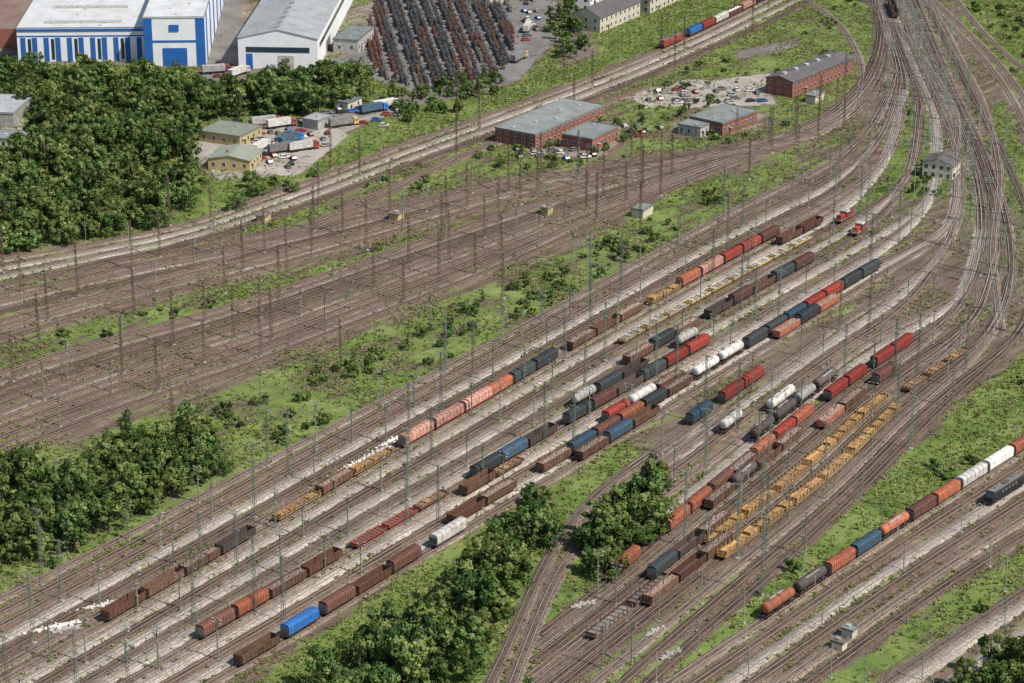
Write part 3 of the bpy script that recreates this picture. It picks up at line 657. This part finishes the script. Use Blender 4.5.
T=[((103,625),(262,533),['ob','oe','or','od','oe','or']),((272,524),(395,457),['f1','or','ft','ow','or','ow']),((400,450),(480,408),['hs']),((487,399),(560,359),['ho','hk','hk','hq']),((567,352),(640,311),['or','oe']),((648,306),(775,238),['fl','ho','hs','hr','hr','hb','hr']),
((618,344),(808,236),['fy']),((700,318),(812,262),['od','hb','oe','hk','hb']),((782,248),(806,228),['ob']),
((195,643),(340,560),['hb','ho','or','ob','hb','oe']),((350,550),(460,488),['fr','fr','fb']),((470,480),(555,433),['hk','hq','od']),((566,426),(655,376),['hk','hb','od']),((661,372),(700,350),['hr']),((746,350),(872,268),['hk','hk','hq','hr','hr','hk','hk']),
((240,670),(278,650),['oe']),((287,645),(318,628),['hu']),((328,621),(430,562),['hb','ob','hb']),((438,555),(462,542),['hw']),((470,535),(530,500),['ob','or']),((540,477),(690,390),['or','hq','hb','ho','hk']),((575,412),(650,372),['tg','hk','od']),
((470,500),(530,462),['oe','fb']),((700,383),(745,352),['tw']),((688,427),(718,408),['hq']),((720,407),(757,382),['hr']),((717,437),(742,419),['tg']),((765,415),(803,388),['tl']),((750,445),(835,382),['tk','tk','tg']),((667,350),(692,336),['tg','fy']),
((613,580),(640,557),['ho']),((663,534),(700,503),['ho']),((704,498),(765,452),['hb','or','ho']),((772,444),(812,414),['hr','ho']),((822,402),(858,378),['hr']),((864,368),(905,347),['hr']),
((588,642),(655,590),['fg']),((658,585),(745,518),['hk','od','or']),((640,605),(720,540),['or','ob']),((700,545),(875,400),['ft','ft','f1','fl']),((718,564),(888,414),['fl','ft','ft','f1']),((700,510),(790,440),['or','tk','oe']),
((905,393),(962,355),['fb']),((878,388),(902,370),['hb']),((760,622),(1035,444),['to','tk','ho','hq','to','hb','ho','hw','hw','ho','to','hw','hq']),((990,508),(1022,487),['Lk']),
((636,46),(660,37),['Lr']),((664,35),(770,0),['hu','hr','hw','ow','hs','tk','hr','fy']),((905,20),(884,2),['od']),((833,226),(845,219),['Ls']),((846,238),(858,231),['Ls']),
((600,425),(670,385),['hr','tw','or']),((640,370),(700,336),['or','hk']),((765,340),(830,302),['oo','hk']),((560,460),(640,410),['or','hq','oe']),((820,430),(870,392),['oo','or'])]
for t in T: train(*t)
print('wagons skipped',skipped)
# ------------------------------------------------------------ masts
def lattice(h,k,arms):
    mb=MB(); n=9; w0,w1=.42,.2
    for sx in (-1,1):
        for sy in (-1,1): mb.cyl((sx*w0,sy*w0,0),(sx*w1,sy*w1,h),.065,.055,k,4)
    for i in range(n):
        z=h*i/n; z2=h*(i+1)/n; w=w0+(w1-w0)*i/n; v_=w0+(w1-w0)*(i+1)/n; s=1 if i%2 else -1
        for a,b_ in (((-w*s,-w,z),(v_*s,-v_,z2)),((-w*s,w,z),(v_*s,v_,z2)),((w,-w*s,z),(v_,v_*s,z2)),((-w,-w*s,z),(-v_,v_*s,z2))): mb.cyl(a,b_,.035,.035,k,3)
    for z,l in arms:
        mb.box(-l,l,-.07,.07,z,z+.14,k)
        for x in (-l,-l*.5,l*.5,l): mb.box(x-.1,x+.1,-.12,.12,z-.3,z,'lgrey')
    mb.box(-.6,.6,-.6,.6,-.1,.35,'concrete')
    return mb
def lamp(h,k='mastg'):
    mb=MB(); mb.cyl((0,0,0),(0,0,h),.13,.07,k,7)
    for z,l in ((h,1.3),(h-1.1,1.0)):
        mb.box(-l,l,-.05,.05,z-.06,z+.06,k)
        for x in (-l,l): mb.box(x-.28,x+.28,-.2,.2,z-.16,z+.0,'lgrey')
    for z in (h*.35,h*.65): mb.box(-.35,.35,-.3,.3,z,z+.08,k)
    mb.box(-.4,.4,-.4,.4,-.1,.3,'concrete'); mb.box(.12,.17,-.2,.2,0,h-1,k)
    return mb
def catmast(h):
    mb=MB(); mb.cyl((0,0,0),(0,0,h),.15,.1,'mastg',6); mb.cyl((0,0,h*.92),(3.0,0,h*.85),.05,.05,'mastg',4); mb.cyl((0,0,h*.7),(3.0,0,h*.85),.05,.05,'mastg',4); mb.cyl((0,0,h*.7),(2.6,0,h*.68),.04,.04,'mastg',4)
    mb.box(-.4,.4,-.4,.4,-.1,.3,'concrete'); return mb
MS={'tall':('lattice_catenary_mast',lattice(18,'mastb',[(15.5,1.3),(12.,.9)]).mesh('lattice_mast')),'tg':('lattice_light_mast',lattice(21,'mastg',[(20.5,1.8),(15.5,1.2)]).mesh('light_mast')),
'lamp':('yard_lamp_post',lamp(12).mesh('lamp_post')),'cat':('catenary_mast',catmast(9).mesh('cat_mast'))}
mastpos=[]
def mline(A,B,t,sp,types,off=0.0):
    m_=min(len(A),len(B)); A_=gp(A[:m_]);B_=gp(B[:m_]); C=curve(A_*(1-t)+B_*t,ext0=0,ext1=0); S=np.concatenate([[0],np.cumsum(np.linalg.norm(np.diff(C,axis=0),axis=1))]); s=sp*off; i=0
    while s<S[-1]:
        ss=s+random.uniform(-5,5); x=np.interp(ss,S,C[:,0]); y=np.interp(ss,S,C[:,1]); s+=sp
        x2=np.interp(ss+2,S,C[:,0]); y2=np.interp(ss+2,S,C[:,1]); d=math.atan2(y2-y,x2-x)
        for k in range(12):
            o_=((k+1)//2)*(.5 if k%2 else -.5); X_=x-math.sin(d)*o_; Y_=y+math.cos(d)*o_
            if not isocc(occ1,X_,Y_): break
        else: continue
        ty=types[i%len(types)]; nm,me=MS[ty]; i+=1
        add(nm,me,(X_,Y_,0),d+math.pi/2,(1,1,random.uniform(.82,1.1))); mastpos.append((X_,Y_,d,ty))
k=0
HG=[(-60,560),(110,480),(240,415),(370,355),(480,310),(600,250),(715,195),(790,160),(845,130)]
for A,B,ts,sp,ty in ((G0,G1,(.08,.42,.75),30,['lamp','tg','lamp']),(G1,G2,(.08,.42,.75),30,['tg','lamp','lamp']),(G2,G3,(.12,.62),32,['lamp','tg']),(H0,Ha,(.05,.25,.45,.65,.85),36,['tall','lamp','tall']),(Hb,H1,(.1,.45,.8),36,['tall','tall','lamp']),
    (A0,A1,(-.2,.5,1.2),40,['tall','cat']),(Q0,Q1,(.1,.5,.8),32,['lamp','tg','lamp']),(P0,P1,(.08,.42,.75),36,['lamp','tg','lamp']),(P1,P2,(.2,.5,1.2),36,['lamp','cat','tg']),(S0,S1,(-.12,.5,1.1),36,['cat']),(V0,V1,(-.3,.5,1.3),36,['cat']),(Ha,Hb,(.5,),36,['tall']),
    (HG,HG,(.5,),40,['tall','lamp'])):
    for t in ts: k+=1; mline(A,B,t,sp,ty,(k*.37)%1)
# overhead wires
mb=MB()
def wire(p,q,rr=.03,sag=0,n=1):
    p=Vector(p);q=Vector(q)
    pts=[p.lerp(q,i/n)-Vector((0,0,4*sag*(i/n)*(1-i/n))) for i in range(n+1)]
    for a,b_ in zip(pts[:-1],pts[1:]): mb.cyl(a,b_,rr,rr,'wire',3)
tall=[m for m in mastpos if m[3] in('tall','tg')]
for i,(x,y,d,ty) in enumerate(tall):
    best=sorted(((math.hypot(x-u,y-v),j) for j,(u,v,_,_2) in enumerate(tall) if j!=i and (u-x)*(-math.sin(d))+(v-y)*math.cos(d)>8 and abs((u-x)*math.cos(d)+(v-y)*math.sin(d))<14))[:1]
    for dd,j in best:
        if dd<75:
            u,v=tall[j][:2]; wire((x,y,13.8),(u,v,13.8),.035,1.8,6); wire((x,y,8.2),(u,v,8.2),.03,0.1,2)
for ti in range(0,len(TR)):
    if ti%2: continue
    C=TR[ti][0][::8]
    for a,b_ in zip(C[:-1],C[1:]):
        if 520<a[1]<1300 and abs(a[0])<300: wire((*a,6.0),(*b_,6.0),.022); 
add('overhead_wires',mb.mesh('overhead_wires'))
# ------------------------------------------------------------ buildings
def bld(name,C,A,B,h,wall,roof,kind='flat',win=None,extra=None,rh=2.0):
    c_=g(*C);a=g(*A)-c_;b_=g(*B)-c_; La=np.linalg.norm(a); ex=a/La; ey=np.array([-ex[1],ex[0]]); Lb=max(3,float(b_@ey)); rz=math.atan2(ex[1],ex[0])
    e=bpy.data.objects.new(name,None); e.location=(c_[0],c_[1],0); e.rotation_euler=(0,0,rz); COL.objects.link(e)
    m=MB(); m.box(0,La,0,Lb,-.3,h,wall)
    if kind=='gable': m.prism([(0,h+.002),(Lb/2,h+rh-.1),(Lb,h+.002)],0,La,wall)
    add('walls',m.mesh('walls'),parent=e)
    m=MB(); q=MB()
    if kind=='flat':
        m.box(-.3,La+.3,-.3,Lb+.3,h+.003,h+.35,roof)
        for x0,x1,y0,y1 in ((-.3,La+.3,-.3,0),(-.3,La+.3,Lb,Lb+.3),(-.3,0,0,Lb),(La,La+.3,0,Lb)): m.box(x0,x1,y0,y1,h+.353,h+.6,'grey')
        for i in range(max(1,int(La/9))):
            x=La*(i+random.uniform(.3,.7))/max(1,int(La/9)); yy_=Lb*random.uniform(.25,.65); m.box(x-.6,x+.6,yy_,yy_+1.2,h+.35,h+.8,'lgrey')
    elif kind=='gable':
        o_=.5; b2=.25
        m.prism([(-o_,h-.15),(Lb/2,h+rh),(Lb+o_,h-.15),(Lb+o_,h+.08),(Lb/2,h+rh+b2),(-o_,h+.08)][::-1],-.4,La+.4,roof)
        if La<40: m.box(La*.3,La*.3+.8,Lb*.6,Lb*.6+.8,h+rh*.4,h+rh+.8,'brick')
        else:
            for i in range(int(La/9)): m.box(i*9+3,i*9+5,Lb*.5-.8,Lb*.5+.8,h+rh-.2,h+rh+.9,'lgrey')
    elif kind=='saw':
        n_=max(2,int(La/14)); 
        for i in range(n_):
            x0=La*i/n_; x1=La*(i+1)/n_; m.prismy([(x0,h),(x1-.3,h),(x0+(x1-x0)/2,h+rh)],-.2,Lb+.2,roof)
    add('roof',m.mesh('roof'),parent=e)
    if win:
        rows,sp=win
        for r_ in range(rows):
            z0=(h/rows)*r_+h/rows*.35; z1=z0+min(1.5,h/rows*.45)
            n_=int(La/sp)
            for i in range(n_):
                x=La*(i+.5)/n_; q.box(x-.75,x+.75,-.03,-.0,z0-.1,z1+.1,'white'); q.box(x-.62,x-.04,-.06,-.031,z0,z1,'glass'); q.box(x+.04,x+.62,-.06,-.031,z0,z1,'glass')
            n_=max(1,int(Lb/sp))
            for i in range(n_):
                x=Lb*(i+.5)/n_; q.box(-.03,0,x-.75,x+.75,z0-.1,z1+.1,'white'); q.box(-.06,-.031,x-.62,x-.04,z0,z1,'glass'); q.box(-.06,-.031,x+.04,x+.62,z0,z1,'glass')
        add('windows',q.mesh('windows'),parent=e)
        d=MB(); d.box(La*.2,La*.2+1.1,-.1,-.065,0,2.2,'dark'); d.box(La*.2-.3,La*.2+1.4,-.9,-.1,2.4,2.5,'lgrey'); add('door',d.mesh('door'),parent=e)
    if extra:
        d=MB(); extra(d,La,Lb,h); add('facade_details',d.mesh('facade_details'),parent=e)
    return e
bld('brick_depot_building',(535,150),(603,120),(503,139),6,'brick','feltroof','flat',(2,3.2))
bld('brick_office_building',(592,152),(618,139),(566,145),5,'brick','feltroof','flat',(1,3))
bld('brick_office_building',(722,136),(757,123),(692,128),5,'brick','feltroof','flat',(1,3))
bld('storage_shed',(700,138),(712,132),(678,134),4,'lgrey','feltroof','flat',(1,3))
bld('brick_workshop',(792,98),(853,73),(773,90),7,'brick','tileroof','gable',(2,3.4),rh=1.6)
bld('signal_house',(952,181),(960,173),(922,177),6,'render','tileroof','gable',(2,2.6),rh=2)
bld('storage_shed',(240,147),(262,136),(197,142),4,'ywall','greenroof','flat',(1,4))
bld('storage_shed',(250,172),(262,160),(212,166),4.5,'ywall','greenroof','gable',(1,4),rh=1.5)
bld('track_hut',(643,219),(653,213),(633,216),3,'render','greenroof','flat')
bld('track_hut',(398,222),(404,218),(390,220),2.5,'ywall','brownroof','flat')
bld('track_hut',(265,224),(271,220),(258,222),2.5,'ywall','brownroof','flat')
bld('track_hut',(548,216),(553,213),(543,214),2.5,'ywall','brownroof','flat')
bld('house',(600,33),(640,16),(578,26),7,'render','tileroof','gable',(2,4),rh=4)
bld('house',(650,14),(690,-4),(632,8),7,'render','brownroof','gable',(2,4),rh=4)
bld('house',(590,12),(620,-8),(575,8),7,'wwall','tileroof','gable',(2,4),rh=4)
bld('grey_warehouse',(14,128),(34,110),(-40,120),6,'lgrey','steelroof','flat')
bld('relay_cabin',(852,640),(857,636),(847,638),2.2,'render','feltroof','flat'); bld('relay_cabin',(842,652),(847,648),(837,650),2.0,'render','brownroof','flat')
bld('track_hut',(815,104),(824,99),(808,101),3,'render','feltroof','flat')
def stripes(d,La,Lb,h):
    d.box(-.25,-.01,-.1,Lb,h-1.2,h+.7,'bwall'); d.box(-.2,La,-.25,-.01,h-1.6,h+.7,'bwall')
    n_=11
    for i in range(n_):
        y=Lb*(i+.5)/n_; d.box(-.15,-.01,y-1.1,y+1.1,0,h-4,'bwall'); 
        if i%2: d.box(-.12,-.01,y+1.6,y+3.0,1,h-4.5,'glass')
    d.box(-.1,-.005,0,Lb,h-3.6,h-3.0,'bwall')
    for i in range(5): d.box(La*(i+.3)/5,La*(i+.3)/5+4,Lb*.2,Lb*.8,h+.36,h+.9,'lgrey')
bld('striped_factory_hall',(146,61),(175,-12),(26,49),15,'wwall','whiteroof','flat',None,stripes)
def tower(d,La,Lb,h):
    d.box(-.25,-.01,-.1,Lb*.14,0,h,'bwall'); d.box(-.25,-.01,Lb*.86,Lb,0,h,'bwall'); d.box(-.3,-.21,Lb*.42,Lb*.58,h*.72,h*.86,'bwall')
    d.box(-.2,-.01,Lb*.3,Lb*.7,0,h*.38,'bwall'); d.box(-.2,-.01,Lb*.14,Lb*.86,h*.5,h*.54,'bwall')
    for i in range(7):
        x=La*(i+.5)/7; d.box(x-2.2,x+2.2,-.2,-.01,0,h,'bwall')
bld('striped_factory_tower',(206,66),(228,-12),(147,62),22,'wwall','whiteroof','flat',None,tower)
def gl(d,La,Lb,h):
    d.box(-.15,-.01,Lb*.1,Lb*.9,h*.55,h*.72,'glass'); d.box(-.15,-.01,Lb*.82,Lb*.9,0,h*.5,'bwall'); d.box(La*.05,La*.9,-.15,-.01,h*.6,h*.75,'glass'); d.box(La*.2,La*.3,-.15,-.01,0,h*.4,'grey'); d.box(-.16,-.01,Lb*.3,Lb*.5,0,h*.45,'lgrey')
bld('grey_factory_hall',(318,70),(356,-5),(243,62),14,'wwall','steelroof','gable',None,gl,rh=4)
bld('brown_roof_factory_hall',(24,48),(80,-20),(-70,40),9,'brick','brownroof','saw',None,rh=2.5)
bld('factory_annex',(358,54),(374,40),(334,52),6,'lgrey','feltroof','flat',(1,4))
bld('factory_hall',(490,8),(560,-20),(420,6),7,'render','brownroof','flat',(1,6))
bld('storage_shed',(318,130),(332,124),(303,127),3.5,'lgrey','steelroof','flat')
bld('storage_shed',(348,112),(362,106),(334,110),3.5,'render','feltroof','flat',(1,4))
bld('storage_shed',(20,150),(32,142),(-10,146),4,'render','feltroof','flat',(1,4))
# ------------------------------------------------------------ wire coil stockpile
mb=MB()
def coil(x,y,z,rz,k,R=.85,w=1.3):
    n=8; ca,sa=math.cos(rz),math.sin(rz)
    rings=[]
    for o_,rr in ((-w/2,R),(w/2,R),(w/2,R*.5),(-w/2,R*.5),(-w/2,R)):
        rings.append([(x+ca*o_-sa*math.cos(t*6.283/n)*rr,y+sa*o_+ca*math.cos(t*6.283/n)*rr,z+math.sin(t*6.283/n)*rr) for t in range(n)])
    mb.rings(rings,k,False)
yard=[(370,20),(383,-25),(505,-25),(512,20),(514,48),(500,76),(425,90),(385,80),(366,58)]
cs=[g(*p) for p in yard]; xa=min(c_[0] for c_ in cs); xb=max(c_[0] for c_ in cs); ya=min(c_[1] for c_ in cs); yb=max(c_[1] for c_ in cs)
ri=0; u=-120
cx0,cy0=(xa+xb)/2,(ya+yb)/2; an=math.radians(97); ca,sa=math.cos(an),math.sin(an)
while u<120:
    v=-190; kk='coil'; lane=random.uniform(0,20)
    while v<190:
        if random.random()<.05: kk=random.choice(['coil','coil','dark','coil','grey','rust','hbrown','dark'])
        x=cx0+ca*v-sa*u; y=cy0+sa*v+ca*u
        px,py=ginv(x,y)
        if pip(np.array([px]),np.array([py]),yard)[0] and random.random()<.93 and (v+190+lane)%63>4:
            coil(x,y,.85,an,kk)
            if random.random()<.4: coil(x+ca*.7,y+sa*.7,2.3,an,kk)
        v+=2.0
    ri+=1; u+=2.0 if ri%3 else 4.0
me=mb.mesh('wire_coil_stockpile'); add('wire_coil_stockpile',me)
# ------------------------------------------------------------ road vehicles
def car(k):
    mb=MB(); P=[(-2.2,.35),(2.2,.35),(2.2,.75),(1.2,.9),(-2.15,.95)]; mb.prismy(P,-.88,.88,k); mb.prismy([(-1.9,.93),(1.1,.9),(.5,1.42),(-1.5,1.45)],-.78,.78,'glass'); mb.box(-1.4,.4,-.72,.72,1.43,1.48,k)
    for x in (-1.4,1.4):
        for y in (-.85,.7): mb.cyl((x,y,.33),(x,y+.18,.33),.33,.33,'black',10)
    return mb.mesh('parked_car')
def truck(k,kb):
    mb=MB(); mb.box(-7,5,-.9,.9,.9,1.15,'dark'); mb.box(-7,3.2,-1.25,1.25,1.2,3.9,kb)
    mb.prismy([(3.7,.6),(5.9,.6),(5.9,1.8),(5.5,3.2),(3.7,3.4)],-1.2,1.2,k); mb.box(5.55,5.93,-1.1,1.1,1.9,2.8,'glass'); mb.box(4.4,5.3,-1.22,1.22,1.9,2.6,'glass')
    for x in (-6,-4.8,-3.6,2.2,4.8):
        for y in (-1.2,.9): mb.cyl((x,y,.5),(x,y+.3,.5),.5,.5,'black',10)
    return mb.mesh('lorry')
CARS=[car(k) for k in ('white','black','grey','red','blue','lgrey','grey')]; TRK=[truck('white','white'),truck('red','lgrey'),truck('yellow','grey'),truck('orange','white'),truck('blue','slate')]
cp=[]
tp=[(388,108,0,.6),(268,125,1,.4),(283,127,3,.5),(262,150,0,1.2),(285,152,2,.5),(292,143,4,.9),(240,75,0,1.0),(375,112,4,.6),(218,73,1,.3),(305,150,1,.5),(345,126,2,.5),(528,30,0,1.4),(520,60,2,1.1)]
for px,py,k,rz in tp:
    x,y=g(px,py); add('lorry',TRK[k],(x,y,0),rz)
    for o_ in (-4,0,4): cp.append((x+math.cos(rz)*o_,y+math.sin(rz)*o_))
for i in range(280):
    a=random.choice([(270,135,38,14),(270,135,38,14),(300,140,30,10),(275,158,25,10),(705,97,60,7),(705,95,60,7),(228,70,12,9),(10,140,14,8),(555,155,40,5),(360,118,40,9),(640,130,20,8),(345,68,20,5),(530,20,8,25)])
    px,py=a[0]+random.uniform(-1,1)*a[2],a[1]+random.uniform(-1,1)*a[3]; x,y=g(px,py)
    if isocc(occ2,x,y) or any(math.hypot(x-u,y-v)<3.4 for u,v in cp): continue
    cp.append((x,y)); add('parked_car',random.choice(CARS),(x,y,0),random.choice([.3,1.9])+random.uniform(-.15,.15))
# ------------------------------------------------------------ small yard heaps
def heap(k,n,L,W):
    mb=MB()
    for i in range(n):
        x=random.gauss(0,L*.5); y=random.gauss(0,W*.5); s=random.uniform(.1,.36); z=random.uniform(-.05,.25)
        mb.prism([(y-s,z),(y-s*.7,z+s*.8),(y+s*.3,z+s),(y+s,z)][::-1],x-s,x+s*random.uniform(.6,2.2),k)
    return mb.mesh('heap')
hw=[heap('whiteload',110,8,1.1),heap('scrap',60,5,.9),heap('concrete',60,4,1.2)]
for px,py,k,rz,nm in ((335,478,0,.92,'white_rubble_heap'),(352,466,0,.92,'white_rubble_heap'),(372,455,0,.92,'white_rubble_heap'),(392,441,0,.92,'white_rubble_heap'),(52,628,0,.5,'white_rubble_heap'),(66,630,2,.5,'concrete_block_pile'),(104,605,0,.5,'white_rubble_heap'),
  (583,605,2,.5,'concrete_block_pile'),(670,655,2,.8,'concrete_block_pile'),(655,632,2,.8,'concrete_block_pile'),(215,556,2,.9,'concrete_block_pile')):
    x,y=g(px,py); add(nm,hw[k],(x,y,.1),rz)
# ------------------------------------------------------------ light, sky, camera
d=Vector((0.68,-0.46,0)).normalized(); el=math.radians(50)
sv=Vector((d.x*math.cos(el),d.y*math.cos(el),math.sin(el)))
sl=bpy.data.lights.new('sun','SUN'); sl.energy=5.0; sl.angle=math.radians(.5); sl.color=(1,.945,.85)
so=bpy.data.objects.new('sun',sl); so.rotation_euler=sv.to_track_quat('Z','Y').to_euler(); COL.objects.link(so)
w=bpy.data.worlds.new('World'); scene.world=w; w.use_nodes=True; n=w.node_tree; n.nodes.clear()
o=n.nodes.new('ShaderNodeOutputWorld'); bg=n.nodes.new('ShaderNodeBackground'); sk=n.nodes.new('ShaderNodeTexSky'); sk.sky_type='NISHITA'; sk.sun_disc=False
sk.sun_elevation=el; sk.sun_rotation=math.atan2(d.x,d.y); bg.inputs[1].default_value=.125
n.links.new(sk.outputs[0],bg.inputs[0]); n.links.new(bg.outputs[0],o.inputs[0])
cam=bpy.data.cameras.new('camera'); cam.sensor_width=36; cam.lens=F/1024*36; cam.clip_end=30000; cam.clip_start=1
co=bpy.data.objects.new('camera',cam); co.location=(0,0,H); co.rotation_euler=(math.pi/2-PT,0,0); COL.objects.link(co); scene.camera=co
scene.view_settings.view_transform='Standard'; scene.view_settings.look='None'; scene.view_settings.exposure=0
print('trees',tc_,'tracks',len(TR),'masts',len(mastpos))
